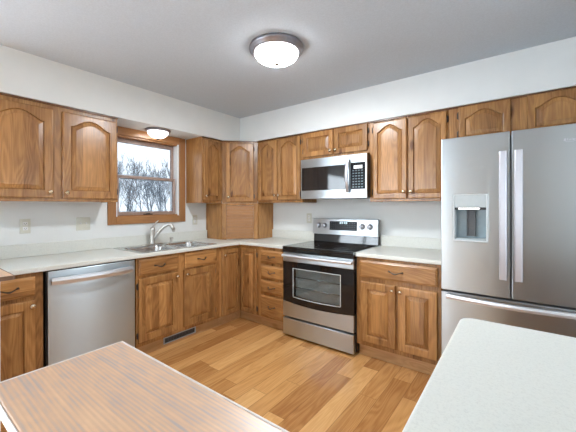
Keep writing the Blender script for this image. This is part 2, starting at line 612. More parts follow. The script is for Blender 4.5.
def sash(name, x0, x1, y0, y1, z0, z1, st, bot, top):
    fr = MB()
    fr.box(x0, x1, y0, y0 + st, z0, z1, .004).box(x0, x1, y1 - st, y1, z0, z1, .004)
    fr.box(x0, x1, y0 + st, y1 - st, z0, z0 + bot, .004).box(x0, x1, y0 + st, y1 - st, z1 - top, z1, .004)
    o = fr.build(name, SASH, win)
    xm = (x0 + x1) / 2
    MB().box(xm - .003, xm + .003, y0 + st, y1 - st, z0 + bot, z1 - top).build('pane', TINTED, o)
    return o


WS0, WS1 = WY0 + .019, WY1 - .019
sash('upper_sash', -.105, -.075, WS0, WS1, 1.60, WZ1 - .02, .030, .035, .045)
lo = sash('lower_sash', -.065, -.035, WS0, WS1, WZ0 + .015, 1.632, .032, .036, .030)
lk = MB()
lk.box(-.034, -.012, -1.42, -1.32, 1.222, 1.232, .003).box(-.03, -.014, -1.39, -1.35, 1.232, 1.240, .003)
lk.build('sash_lift', HINGEM, lo)

# sliding glass door read off a microwave reflection, widened to add daylight
d = MB()
d.box(-.12, -.02, DY0, DY0 + .06, 0, DZ1, .004).box(-.12, -.02, DY1 - .06, DY1, 0, DZ1, .004)
d.box(-.12, -.02, DY0 + .06, DY1 - .06, DZ1 - .06, DZ1, .004).box(-.12, -.02, DY0 + .06, DY1 - .06, 0, .05, .004)
mid = (DY0 + DY1) / 2
d.box(-.10, -.04, mid - .05, mid + .05, .05, DZ1 - .06, .004)
dr = struct('door_1', d, VINYL)
MB().box(-.073, -.067, DY0 + .06, mid - .05, .05, DZ1 - .06).build('pane', PANE, dr)
MB().box(-.073, -.067, mid + .05, DY1 - .06, .05, DZ1 - .06).build('pane', PANE, dr)
# unseen dining-side window, added to bring daylight onto the back wall
d = MB()
for x in (FX0, FX1 - .06):
    d.box(x, x + .06, FY - .11, FY - .03, FZ0, FZ1, .004)
d.box(FX0 + .06, FX1 - .06, FY - .11, FY - .03, FZ0, FZ0 + .06).box(FX0 + .06, FX1 - .06, FY - .11, FY - .03, FZ1 - .06, FZ1)
dw = struct('added_window_2', d, VINYL)
MB().box(FX0 + .06, FX1 - .06, FY - .073, FY - .067, FZ0 + .06, FZ1 - .06).build('pane', PANE, dw)

# narrow oak door, unseen, added to put a brown column in the fridge reflection
dr2 = struct('added_door_2', MB().box(3.28, 3.62, FY + .001, FY + .045, 0.005, 2.03, .004), OAKV)
knob2 = MB().lathe([(.02, .045), (.012, .06), (.026, .08), (.02, .10), (.001, .105)], (3.33, FY, 1.0), 'y', 16)
knob2.build('door_knob', NICKEL, dr2)
# outside: ground
struct('ground', MB().box(-140, 60, -110, 90, -0.75, -0.6), SNOW)

# half walls between kitchen and dining side, with their oak ledges
HW0, HW1 = -3.015, -2.925
struct('wall_partition_left', MB().box(0, 1.724, -2.995, -2.897, 0, 1.054), WHITE)
struct('wall_partition_right', MB().box(2.80, RX, HW0, HW1, 0, 1.054), WHITE)


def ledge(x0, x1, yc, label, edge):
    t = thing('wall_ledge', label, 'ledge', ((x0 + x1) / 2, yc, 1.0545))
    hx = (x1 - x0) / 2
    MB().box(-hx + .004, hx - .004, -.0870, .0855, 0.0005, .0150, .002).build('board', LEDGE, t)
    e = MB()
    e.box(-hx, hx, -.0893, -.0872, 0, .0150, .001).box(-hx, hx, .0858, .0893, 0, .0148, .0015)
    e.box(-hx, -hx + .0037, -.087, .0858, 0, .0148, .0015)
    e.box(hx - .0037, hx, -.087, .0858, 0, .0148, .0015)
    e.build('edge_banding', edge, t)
    return t


ledge(2.625, RX - .002, -2.985, 'large limed oak ledge top with pale edges filling the lower left foreground', LEDGE_EDGE)
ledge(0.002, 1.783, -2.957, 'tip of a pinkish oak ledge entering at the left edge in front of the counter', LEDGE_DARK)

# ------------------------------------------------------------------ hardware
def knob(parent, x, z, y):
    m = MB()
    m.lathe([(.0075, 0), (.0085, .001), (.0055, .004), (.005, .012), (.0105, .015), (.0165, .019), (.0170, .023), (.0140, .028), (.006, .0305), (.0005, .031)], axis='y', sgn=-1, n=16, cap1=True)
    return m.build('knob', KNOBM, parent, loc=(x, y, z))


def pull(parent, x, z, y, w=.095):
    m = MB()
    pts, rs = [], []
    for i in range(17):
        t = -1 + 2 * i / 16
        px = t * w / 2
        py = -.026 * (1 - abs(t) ** 3) - .003
        pz = -.007 * math.cos(t * PI) * (1 - .2 * abs(t)) - .002
        pts.append((px, py, pz)); rs.append(.0042 + .0026 * math.exp(-(t / .28) ** 2) + .001 * (abs(t) > .85))
    m.tube(pts, rs, 8)
    for sx in (-1, 1):
        m.lathe([(.008, 0), (.008, .003), (.004, .006)], (sx * w / 2, 0, .003), 'y', 12, sgn=-1)
    return m.build('pull', PULLM, parent, loc=(x, y, z))


def hinge(parent, x, z, y):
    m = MB()
    m.lathe([(.0045, -.026), (.0045, .026)], (0, -.006, 0), 'z', 8)
    m.lathe([(.002, -.031), (.0035, -.026), (.0035, .026), (.002, .031)], (0, -.006, 0), 'z', 8)
    m.box(-.009, .009, -.004, 0, -.022, .022, .001)
    return m.build('hinge', HINGEM, parent, loc=(x, y, z))


def door(parent, x0, x1, z0, z1, y, arch=0.0, kn=None, hs=None, loc=(0, 0, 0), rz=0.0, frame=.056, bottom=None, toprail=None, nohinge=False):
    """raised panel door; faces -y of its own frame"""
    t = .019
    w, h = x1 - x0, z1 - z0
    N = 28
    fb = bottom or frame * 1.05
    iw = w - 2 * frame
    top_s = h - (toprail or frame) - arch

    def bell(x):
        u = min(1, abs(x - w / 2) / (iw / 2 * .90))
        return arch * (0.5 * (1 + math.cos(PI * u))) ** .62 if arch else 0.0

    def opening(dd, yy):
        xa, xb = frame + dd, w - frame - dd
        pts = [(xa, yy, fb + dd), (xb, yy, fb + dd)]
        for i in range(N + 1):
            x = xb + (xa - xb) * i / N
            e = 1e-3
            sl = (bell(x + e) - bell(x - e)) / (2 * e)
            pts.append((x, yy, top_s + bell(x) - dd * math.sqrt(1 + min(sl * sl, 4))))
        return pts

    def outer(ins, yy):
        pts = [(ins, yy, ins), (w - ins, yy, ins)]
        for i in range(N + 1):
            pts.append((w - ins + (2 * ins - w) * i / N, yy, h - ins))
        return pts
    gd = .0135 if arch else .0150                      # depth of the groove round the panel
    m = MB()
    m.loops([outer(0, 0), outer(0, -t + .006), outer(.004, -t + .001), outer(.009, -t), opening(0, -t), opening(.003, -t + .0012), opening(.005, -t + gd - .002), opening(.009, -t + gd)], cap0=True)
    d = m.build('door', OAKV, parent, loc=(x0 + loc[0], y - .003 + loc[1], z0 + loc[2]) if not rz else loc, rz=rz)
    if rz:
        d.location = loc
    pm = MB()
    pw = .026 if w > .28 else .020
    pm.loops([opening(.0075, -t + gd + .0003), opening(.0095, -t + (.0080 if arch else .0125)), opening(.0095 + pw, -t + (.0032 if arch else .0022)), opening(.0105 + pw, -t + .0008), opening(.0145 + pw, -t + .0005)], cap1=True)
    pm.build('raised_panel', OAKV, d)
    if kn:
        knob(d, kn[0] - x0, kn[1] - z0, -t)
    if hs and not nohinge:
        hx = -.004 if hs == 'l' else w + .004
        for hz in (.065, h - .065):
            hinge(d, hx, hz, -.001)
    return d


def drawer(parent, x0, x1, z0, z1, y, pw=.095):
    w, h = x1 - x0, z1 - z0
    t = .019

    def rect(i, yy):
        return [(i, yy, i), (w - i, yy, i), (w - i, yy, h - i), (i, yy, h - i)]
    m = MB()
    m.loops([rect(0, 0), rect(0, -t + .007), rect(.003, -t + .005), rect(.010, -t + .0035), rect(.015, -t), rect(.02, -t)], cap0=True, cap1=True)
    d = m.build('drawer_front', OAKH, parent, loc=(x0, y - .003, z0))
    if pw:
        pull(d, w / 2, h / 2, -t, pw)
    return d


def upper(label, w, h, d, loc, rz, name='wall_cabinet', group='oak wall cabinets'):
    """box, face frame and thin moulding under the soffit; local front is -y"""
    t = thing(name, label, 'cabinet', loc, rz, group)
    b = MB()
    b.box(0, .018, -d + .0195, 0, 0, h).box(w - .018, w, -d + .0195, 0, 0, h)
    b.box(.018, w - .018, -d + .0195, 0, .03, .045).box(.018, w - .018, -d + .0195, 0, h - .018, h).box(.018, w - .018, -.008, 0, .045, h - .018)
    b.build('cabinet_box', OAKV, t)
    MB().box(0, w, -d, -d + .019, 0, h, .002).build('face_frame', OAKV, t)
    MB().box(0, w, -d - .014, -d - .0005, h - .014, h - .0005, .003).build('top_moulding', OAKDARK, t)
    return t


UB, UD = 1.350, 0.300
UH = UT - UB - .001
KZ = .045
LEFT = PI / 2     # faces +x, local x runs along +y

# left pair by the window: y from -2.80 to -1.838
t = upper('wide oak wall cabinet with two arched doors left of the window', .945, UH, UD, (0.001, -2.783, UB), LEFT)
o = -2.783
door(t, -2.741 - o, -2.328 - o, .026, .712, -UD, .062, (-2.352 - o, .072), 'l', toprail=.040)
door(t, -2.268 - o, -1.853 - o, .026, .712, -UD, .062, (-2.243 - o, .072), 'r', toprail=.040)
# single right of the window
t = upper('narrow oak wall cabinet with one arched door and bare side panel right of the window', .290, UH, UD, (0.001, -.904, UB), LEFT)
o = -.904
door(t, -.886 - o, -.622 - o, .027, .722, -UD, .055, (-.868 - o, .078), 'r', frame=.048, toprail=.036)
# diagonal corner
DG = .608
t = thing('corner_wall_cabinet', 'diagonal oak wall cabinet with one arched door across the room corner', 'cabinet', (0, 0, UB), 0, 'oak wall cabinets')
b = MB()
poly = [(.002, -.002), (.002, -DG), (UD - .012, -DG), (DG, -UD + .012), (DG, -.002)]
b.loops([[(x, y, .03) for x, y in poly], [(x, y, UH) for x, y in poly]], True, True)
b.build('cabinet_box', OAKV, t)
FWd = (DG - UD) * math.sqrt(2)
ff = MB()
ff.box(0, FWd, 0, .019, 0, UH, .002)
ff.build('face_frame', OAKV, t, loc=(UD, -DG, 0), rz=PI / 4)
MB().box(0, FWd, -.014, -.0005, UH - .014, UH - .0005, .003).build('top_moulding', OAKDARK, t, loc=(UD, -DG, 0), rz=PI / 4)
q = 1 / math.sqrt(2)
dx0 = .055
door(t, 0, FWd - 2 * .052, 0, .710, 0, .062, (.028, .055), 'r', toprail=.034, frame=.048, loc=(UD + .052 * q + .0007, -DG + .052 * q - .0007, .015), rz=PI / 4)
# appliance garage standing on the counter under it
CH = 0.905
t = thing('appliance_garage', 'oak appliance garage with tambour roll door on the corner counter', 'cabinet', (0, 0, CH + .0005))
gh = UB - CH - .002
b = MB()
b.box(.022, UD - .015, -DG, -DG + .016, .102, gh).box(.022, UD - .015, -DG, -DG + .016, 0, .102)
b.box(.002, .022, -DG, -DG + .016, .104, gh)
b.build('side_panel', OAKV, t)
b = MB()
b.box(DG - .016, DG, -UD + .015, -.022, 0, gh).box(DG - .016, DG, -.022, -.002, .104, gh)
b.build('side_panel', OAKV, t)
fr = MB()
fr.box(0, .055, 0, .019, 0, gh, .002).box(FWd - .055, FWd, 0, .019, 0, gh, .002).box(.055, FWd - .055, 0, .019, gh - .03, gh, .002)
fr.build('face_frame', OAKV, t, loc=(UD, -DG, 0), rz=PI / 4)
tb = MB()
ns = 11
for i in range(ns):
    za, zb = .006 + i * (gh - .038) / ns, .006 + (i + 1) * (gh - .038) / ns - .0006
    tb.box(.056, FWd - .056, .004, .013, za, zb, .0018)
tb.build('tambour_door', TAMB, t, loc=(UD, -DG, 0), rz=PI / 4)

# back wall uppers
X0, X1, X2, X3, X4 = .612, 1.270, 2.041, 2.714, 3.632
t = upper('oak wall cabinet with two arched doors between corner cabinet and microwave', X1 - X0 - .001, UH, UD, (X0, -.001, UB), 0)
door(t, .626 - X0, .921 - X0, .030, .732, -UD, .058, (.900 - X0, .085), 'l', frame=.043, toprail=.032)
door(t, .934 - X0, 1.247 - X0, .030, .732, -UD, .058, (.957 - X0, .085), 'r', frame=.043, toprail=.032)
EB = 1.816
t = upper('short oak wall cabinet with two plain doors above the microwave', X2 - X1 - .001, UT - EB - .001, UD, (X1, -.001, EB), 0)
door(t, 1.288 - X1, 1.654 - X1, .024, .278, -UD, 0, (1.631 - X1, .062), 'l', frame=.046)
door(t, 1.668 - X1, 2.022 - X1, .024, .278, -UD, 0, (1.691 - X1, .062), 'r', frame=.046)
t = upper('oak wall cabinet with two arched doors between microwave and refrigerator', X3 - X2 - .001, UH, UD, (X2, -.001, UB), 0)
door(t, 2.077 - X2, 2.385 - X2, .024, .735, -UD, .060, (2.361 - X2, .085), 'l', frame=.040, toprail=.032)
door(t, 2.398 - X2, 2.699 - X2, .024, .735, -UD, .060, (2.422 - X2, .085), 'r', frame=.040, toprail=.032)
GB = 1.795
t = upper('oak wall cabinet with two arched doors above the refrigerator', X4 - X3 - .001, UT - GB - .001, UD, (X3, -.001, GB), 0)
door(t, 2.785 - X3, 3.123 - X3, .02, .300, -UD, .055, None, 'l', frame=.043, toprail=.036)
door(t, 3.217 - X3, 3.560 - X3, .02, .300, -UD, .055, None, 'r', frame=.043, toprail=.036)

# ------------------------------------------------------------------ base cabinets
BD, TK, TZ = .604, .552, .112
CT = .033                     # worktop thickness
BH = CH - CT


def base(label, w, loc, rz, group='oak base cabinets'):
    t = thing('base_cabinet', label, 'cabinet', loc, rz, group)
    b = MB()
    b.box(0, .018, -BD + .0195, -.01, TZ, BH).box(w - .018, w, -BD + .0195, -.01, TZ, BH)
    b.box(.018, w - .018, -BD + .0195, -.01, TZ, TZ + .018).box(.018, w - .018, -.018, -.01, TZ + .018, BH)
    b.build('cabinet_box', OAKV, t)
    MB().box(0, w, -BD, -BD + .019, TZ, BH, .002).build('face_frame', OAKV, t)
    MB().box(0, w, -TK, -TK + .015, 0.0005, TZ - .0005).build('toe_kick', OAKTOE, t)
    return t


o = -2.893
t = base('oak base cabinet with one drawer and one door left of the dishwasher', .420, (0, o, 0), LEFT)
drawer(t, -2.80 - o, -2.520 - o, .718, .845, -BD)
door(t, -2.80 - o, -2.520 - o, .135, .690, -BD, 0, (-2.540 - o, .655), None)
o = -1.828
t = base('wide oak sink base cabinet with two false drawers and two doors', .938, (0, o, 0), LEFT)
drawer(t, -1.815 - o, -1.428 - o, .718, .855, -BD)
drawer(t, -1.358 - o, -.965 - o, .714, .855, -BD)
door(t, -1.815 - o, -1.432 - o, .146, .695, -BD, 0, (-1.452 - o, .655), 'l')
door(t, -1.368 - o, -.980 - o, .150, .698, -BD, 0, (-1.345 - o, .655), 'r')
# toe kick register (held by the toe kick)
v = thing('floor_register', 'metal heating register with dark louvres in the toe kick under the sink', 'vent', (TK + .0005, -1.366, .060), LEFT)
f = MB()
f.box(-.180, .180, -.006, 0, -.031, -.022, .001).box(-.180, .180, -.006, 0, .022, .031, .001).box(-.180, -.168, -.006, 0, -.022, .022, .001).box(.168, .180, -.006, 0, -.022, .022, .001)
f.build('frame', GREY, v)
f = MB(); f.box(-.168, .168, -.001, -.0002, -.022, .022)
f.build('opening', SLOT, v)
f = MB()
for i in range(20):
    x = -.16 + i * .32 / 19
    f.box(x - .002, x + .002, -.0045, -.0012, -.022, .022)
f.build('louvres', DGREY, v)

# corner (lazy susan)
t = thing('corner_base_cabinet', 'oak corner base cabinet with two doors meeting in the inner corner', 'cabinet', (0, 0, 0), 0, 'oak base cabinets')
LS = .887
b = MB()
grid_slab(b, [.01, BD, LS - .001], [-LS + .001, -BD, -.01], lambda x, y: x < BD or y > -BD, TZ, BH)
b.build('cabinet_box', OAKV, t, bevel=.002)
b = MB()
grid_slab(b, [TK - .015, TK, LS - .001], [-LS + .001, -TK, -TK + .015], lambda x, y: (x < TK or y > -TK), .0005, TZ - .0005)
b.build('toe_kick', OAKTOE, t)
door(t, 0, .252, 0, .722, 0, 0, (.020, .660), None, loc=(BD + .0003, -.880, .115), rz=LEFT, frame=.042)
door(t, 0, .240, 0, .722, 0, 0, None, 'r', loc=(BD + .022, -BD - .0003, .115), rz=1e-6, frame=.042)
# four drawers
o = LS + .001
t = base('narrow oak base cabinet of four stacked drawers left of the range', 1.259 - o, (o, 0, 0), 0)
for z0, z1 in ((.704, .838), (.541, .674), (.378, .514), (.129, .351)):
    drawer(t, .938 - o, 1.243 - o, z0, z1, -BD, .085)
o = 2.042
t = base('oak base cabinet with one wide drawer and two doors right of the range', .672, (o, 0, 0), 0)
drawer(t, 2.078 - o, 2.690 - o, .702, .846, -BD, .105)
door(t, 2.087 - o, 2.380 - o, .150, .664, -BD, 0, (2.358 - o, .622), None)
door(t, 2.400 - o, 2.688 - o, .150, .664, -BD, 0, (2.422 - o, .622), None)
# cabinet under the near counter on the right wall, doors towards the kitchen
t = base('oak base cabinet hidden under the cream counter in the right foreground', 1.03, (RX - .001, -1.872, 0), -PI / 2)
drawer(t, .03, .50, .702, .846, -BD); drawer(t, .53, 1.0, .702, .846, -BD)
door(t, .03, .50, .150, .664, -BD, 0, (.48, .622), None); door(t, .53, 1.0, .150, .664, -BD, 0, (.55, .622), None)

# ------------------------------------------------------------------ worktops
CDp = .633
SY0, SY1, SX0, SX1 = -1.775, -.935, .055, .600       # sink outline
t = thing('countertop', 'cream laminate L-shaped counter holding the double sink and turning the corner', 'countertop', (0, 0, BH + .0005))
m = MB()
hx0, hx1, hy0, hy1 = SX0 + .02, SX1 - .02, SY0 + .02, SY1 - .02
grid_slab(m, [.002, hx0, hx1, CDp, 1.258], [-2.895, hy0, hy1, -CDp, -.002],
          lambda x, y: (x < CDp or y > -CDp) and not (hx0 < x < hx1 and hy0 < y < hy1), 0, CT - .0005)
m.build('top', LAM, t, bevel=.006)
m = MB()
m.box(.002, .021, -2.895, -DG - .001, CT, .137, .003)
m.build('backsplash', LAM, t)
m = MB()
m.box(DG + .001, 1.258, -.021, -.002, CT, .137, .003)
m.build('backsplash', LAM, t)
t = thing('countertop', 'short cream laminate counter between range and refrigerator', 'countertop', (0, 0, BH + .0005))
m = MB(); m.box(2.042, 2.722, -CDp, -.002, 0, CT - .0005)
m.build('top', LAM, t, bevel=.006)
MB().box(2.042, 2.722, -.021, -.002, CT, .137, .003).build('backsplash', LAM, t)
# near counter with rounded corner
m = MB()
ix0, iy1 = 3.014, -1.853
pts = [(RX - .002, HW1 + .003), (RX - .002, iy1)]
for i in range(9):
    a = PI / 2 + i / 8 * PI / 2
    pts.append((ix0 + .045 + .045 * math.cos(a), iy1 - .045 + .045 * math.sin(a)))
pts.append((ix0 + .008, HW1 + .003))
pts = list(reversed(pts))
m.loops([[(x, y, 0) for x, y in pts], [(x, y, CT - .0005) for x, y in pts]], True, True)
ct = m.build('countertop', LAM, loc=(0, 0, BH + .0005), bevel=.008)
tag(ct, 'large cream speckled counter with rounded corner in the right foreground', 'countertop')

# ------------------------------------------------------------------ sink and tap
def rrect(x0, x1, y0, y1, r, z, n=8):
    pts = []
    for cx, cy, a0 in ((x1 - r, y1 - r, 0), (x0 + r, y1 - r, 1), (x0 + r, y0 + r, 2), (x1 - r, y0 + r, 3)):
        for i in range(n):
            a = (a0 + i / (n - 1)) * PI / 2
            pts.append((cx + r * math.cos(a), cy + r * math.sin(a), z))
    return pts


sk = thing('kitchen_sink', 'double bowl stainless steel sink set into the counter below the window', 'sink', (0, 0, CH))
ymid = -1.325
bowls = ((SY0 + .035, ymid - .018), (ymid + .018, SY1 - .035))
bx0, bx1 = SX0 + .105, SX1 - .035
m = MB()
for (b0, b1), (h0, h1) in zip(bowls, ((SY0, ymid), (ymid, SY1))):
    n = 8
    inner = rrect(bx0, bx1, b0, b1, .06, .004)
    outer = rrect(SX0, SX1, h0, h1, .0005, .004)
    m.loops([outer, inner])
m.loops([rrect(SX0, SX1, SY0, SY1, .02, .0002), rrect(SX0 + .001, SX1 - .001, SY0 + .001, SY1 - .001, .02, .0042)], smooth=False)
m.build('rim', SINKST, sk)
for b0, b1 in bowls:
    m = MB()
    ls = [rrect(bx0 - .004, bx1 + .004, b0 - .004, b1 + .004, .062, .0045), rrect(bx0, bx1, b0, b1, .06, .003),
          rrect(bx0 + .006, bx1 - .006, b0 + .006, b1 - .006, .058, -.02), rrect(bx0 + .014, bx1 - .014, b0 + .014, b1 - .014, .055, -.13),
          rrect(bx0 + .03, bx1 - .03, b0 + .03, b1 - .03, .045, -.165), rrect(bx0 + .09, bx1 - .09, b0 + .09, b1 - .09, .04, -.170)]
    m.loops(ls, cap1=True, smooth=True)
    bo = m.build('bowl', SINKST, sk)
    m = MB()
    m.lathe([(.045, .002), (.040, .004), (.032, .001), (.012, .0005), (.008, .004), (.001, .005)], ((bx0 + bx1) / 2, (b0 + b1) / 2, -.170), n=20)
    m.build('drain', CHROME, bo)

fc = thing('kitchen_faucet', 'brushed nickel single lever faucet standing behind the sink bowls', 'faucet', (.108, -1.395, CH + .0045))
m = MB()
m.loops([rrect(-.028, .028, -.125, .125, .027, 0, 8), rrect(-.028, .028, -.125, .125, .027, .006, 8), rrect(-.022, .022, -.118, .118, .021, .010, 8)], cap1=True, smooth=True)
m.build('base_plate', NICKEL, fc)
m = MB()
m.lathe([(.029, .010), (.027, .016), (.0235, .03), (.0225, .13), (.024, .15), (.025, .162), (.022, .176), (.012, .186), (.001, .188)], n=24)
m.build('body', NICKEL, fc)
m = MB()
sp = []
for i in range(15):
    u = i / 14
    r_ = .018 + .210 * u
    z = .060 + .150 * math.sin(min(1, u * 1.05) * PI * .60) ** 1.0 - .0 * u
    if u > .86: z -= .5 * (u - .86) ** 1.2
    sp.append((r_ * .82, r_ * .57, z))
m.tube(sp, [.0165 - .003 * (i / 14) + (.0045 if i > 10 else 0) for i in range(15)], 14)
spo = m.build('spout', NICKEL, fc)
e = Vector(sp[-1])
m = MB(); m.lathe([(.015, 0), (.014, -.018), (.011, -.020)], e, n=14)
m.build('spray_head', NICKEL, spo)
m = MB()
m.tube([(0, 0, .178), (.002, .012, .196), (.006, .032, .222), (.010, .052, .243), (.012, .062, .250)], [.012, .0115, .010, .008, .005], 10, flat=.75)
m.build('lever_handle', NICKEL, fc)
so = thing('soap_dispenser', 'short nickel soap dispenser cap on the sink rim right of the faucet', 'soap dispenser', (.105, -1.175, CH + .0045))
m = MB(); m.lathe([(.022, 0), (.022, .004), (.014, .010), (.012, .034)], n=16)
m.build('collar', NICKEL, so)
m = MB(); m.lathe([(.012, .0345), (.0145, .038), (.0145, .056), (.011, .062), (.001, .064)], n=16)
m.tube([(0, 0, .053), (.03, .0, .056), (.042, 0, .050)], [.006, .0055, .004], 8)
m.build('pump_head', NICKEL, so)

# ------------------------------------------------------------------ dishwasher
t = thing('dishwasher', 'stainless steel dishwasher with bowed bar handle under the counter', 'dishwasher', (0, -2.4665, 0), LEFT)
W = .632
MB().box(.010, W - .010, -.585, -.03, .02, BH - .006).build('tub_housing', BLACK, t)
MB().box(.010, W - .010, -.565, -.586, .004, .10).build('toe_panel', BLACK, t)
m = MB()
xs = [.014 + (W - .028) * i / 12 for i in range(13)]
grid_slab(m, xs, [.108, .845, .864], lambda a, b: True, -.587, -.625, lambda a, b, c: (a, c - (.006 * math.sin(PI * (a - .014) / (W - .028)) if c < -.6 else 0), b))
dd = m.build('door_panel', STEELD, t, bevel=.004)
m = MB()
n = 20
ls = []
for i in range(n + 1):
    x = .028 + (W - .075) * i / n
    u = i / n
    yy = -.648 - .042 * math.sin(PI * u)
    ls.append([(x, yy, .772), (x, yy - .012, .774), (x, yy - .017, .800), (x, yy - .012, .822), (x, yy, .824)])
m.loops(ls, True, True, True)
hd = m.build('bar_handle', STEELHB, dd)
m = MB()
for x in (.034, W - .053):
    m.box(x - .006, x + .012, -.655, -.622, .785, .814, .003)
m.build('handle_post', STEELHB, hd)
MB().box(.012, W - .012, -.624, -.587, .8645, .8695).build('control_strip', BLACK, t)

# ------------------------------------------------------------------ range
RA, RB = 1.2615, 2.0385
RW = RB - RA
t = thing('electric_range', 'stainless and black electric range with glass cooktop and rear control panel', 'stove', (RA, 0, 0))
m = MB()
m.box(0, RW, -.600, -.03, .03, .885)
m.box(.03, RW - .03, -.58, -.06, 0.0005, .03)
m.build('body', BLACK, t)
m = MB()
m.box(0, RW, -.655, -.030, .8855, .907, .006)
m.box(.0, RW, -.657, -.601, .850, .8855, .004)
ck = m.build('cooktop', BLACKGL, t)
for i, (bx, by, br) in enumerate(((.20, -.47, .105), (.58, -.47, .085), (.20, -.20, .075), (.58, -.20, .105))):
    m = MB()
    for r_ in (br, br * .62):
        m.lathe([(r_, .0001), (r_ - .004, .0004), (r_ - .008, .0001)], (bx, by, .907), n=40, cap0=False, cap1=False)
    m.build('burner_ring', RINGM, ck)
MB().box(0, .004, -.657, -.03, .8865, .9085, .001).build('side_trim', STEELH, ck)
MB().box(RW - .004, RW, -.657, -.03, .8865, .9085, .001).build('side_trim', STEELH, ck)
# backguard
bgd = MB()
bgd.loops([[(x, -.085, .995), (x, -.030, .995), (x, -.030, 1.172), (x, -.062, 1.172), (x, -.072, 1.168)] for x in (.004, RW - .004)], True, True)
bgo = bgd.build('backguard', STEELH, t, bevel=.003)
m = MB()
m.loops([[(x, -.075, .9075), (x, -.030, .9075), (x, -.030, .9945), (x, -.066, .9945), (x, -.070, .96)] for x in (.012, RW - .003)], True, True)
m.build('backguard_riser', BLACKGL, t, bevel=.003)
ys = lambda z: -.085 + (z - .995) * (.013 / .173)
m = MB()
m.loops([[(x, ys(z) - dy, z) for x, z in ((.222, 1.045), (.548, 1.045), (.548, 1.142), (.222, 1.142))] for dy in (-.004, .0015)], True, True)
dp = m.build('display_panel', DISPGL, bgo)
m = MB()
for r_ in range(4):
    for c_ in range(11):
        if r_ == 3 and 3 < c_ < 8: continue
        z = 1.056 + r_ * .022; x = .236 + c_ * .028
        yy = ys(z) - .002
        wv = .010 if (r_ + c_) % 3 else .014
        m.box(x, x + wv, yy - .0003, yy + .0004, z, z + .005)
m.build('button_print', KEYM, dp)
m = MB()
xx = .236 + 4 * .028
for dgt in range(4):
    x = xx + dgt * .022 + (.006 if dgt > 1 else 0)
    z = 1.118
    yy = ys(z) - .002
    for (a, b_, c_, d_) in ((0, .012, 0, .002), (0, .012, .016, .018), (0, .0025, 0, .018), (.0095, .012, 0, .018)):
        m.box(x + a, x + b_, yy - .0003, yy + .0004, z + c_, z + d_)
m.build('clock_digits', emit('lit_clock_digits', (.55, .8, .9), .8), dp)
for kx in (.082, .158, .606, .690):
    m = MB()
    z = 1.093
    m.lathe([(.030, 0), (.030, .003), (.024, .005), (.0235, .024), (.021, .027), (.001, .0275)], (kx, ys(z), z), 'y', 24, sgn=-1)
    m.box(kx - .005, kx + .005, ys(z) - .038, ys(z) - .026, z - .021, z + .021, .002)
    ko = m.build('control_knob', STEELV, bgo)
# oven door : stainless top band, black glass with window, stainless foot
DW0, DW1 = .001, RW - .008
yf = -.645
m = MB()
m.box(DW0, DW1, yf, -.602, .757, .846, .004)
od = m.build('oven_door', STEELH, t)


def curve(x, d_):
    return .334 + .0 + d_ * (2 * abs(x - (DW0 + DW1) / 2) / (DW1 - DW0)) ** 2


m = MB()
xs = [DW0 + (DW1 - DW0) * i / 24 for i in range(25)]
wx0, wx1 = .128, .640
xs = sorted(set(xs + [wx0, wx1]))
zs = [0, 1, 2, 3]


def zmap(x, j):
    wb = curve(x, .024) + .068
    return (curve(x, .024), wb, .690, .756)[int(j)]


grid_slab(m, xs, zs, lambda x, j: not (wx0 < x < wx1 and 1 < j < 2), yf + .001, -.602, lambda a, b, c: (a, c, zmap(a, b)))
bgl = m.build('black_glass_panel', BLACKGL, od)
m = MB()
ww = [x for x in xs if wx0 - 1e-6 <= x <= wx1 + 1e-6]
grid_slab(m, ww, [1, 2], lambda x, j: True, yf + .004, yf + .008, lambda a, b, c: (a, c, zmap(a, b)))
m.build('oven_window', OVENGL, bgl)
m = MB()
for xa, xb in ((wx0 - .006, wx0), (wx1, wx1 + .006)):
    m.box(xa, xb, yf - .0015, yf + .002, zmap(xa, 1), .695)
m.box(wx0, wx1, yf - .0015, yf + .002, .690, .695)
for a, b_ in zip(ww, ww[1:]):
    m.box(a, b_, yf - .0015, yf + .002, zmap((a + b_) / 2, 1) - .005, zmap((a + b_) / 2, 1))
m.build('window_trim', LGREY, bgl)
# lining and rack bars behind the window; pale grey stands in for reflections
m = MB()
x0, x1, z0, z1, y1 = .09, .68, .375, .72, -.6005
m.box(x0, x1, -.5995, y1 - .0008, z0, z1)
m.build('oven_liner', ENAMEL, bgl)
m = MB()
for z in (.50, .60):
    for yy in (-.606,):
        m.tube([(.13, yy, z), (.64, yy, z)], .004, 6)
m.build('oven_rack', CHROME, bgl)
m = MB()
grid_slab(m, xs, [0, 1], lambda x, j: True, yf, -.602, lambda a, b, c: (a, c, (.206, curve(a, .024) - .001)[int(b)]))
m.build('lower_trim_panel', STEELH, od)
m = MB()
n = 16
ls = []
for i in range(n + 1):
    x = DW0 + .006 + (DW1 - DW0 - .012) * i / n
    bow = .010 * math.sin(PI * i / n)
    y_ = -.664 - bow
    ls.append([(x, y_, .800), (x, y_ - .014, .803), (x, y_ - .018, .815), (x, y_ - .014, .828), (x, y_, .831)])
m.loops(ls, True, True)
for x in (DW0 + .02, DW1 - .02):
    m.box(x - .012, x + .012, -.670, yf + .001, .804, .828, .003)
m.build('door_handle', STEELHB, od)
m = MB()
m.box(DW0 + .34, DW0 + .41, -.6935, -.6915, .812, .818)
MB().box(DW0, DW1, -.650, -.602, .022, .188, .005).build('storage_drawer', STEELH, t)
m.bm.free()

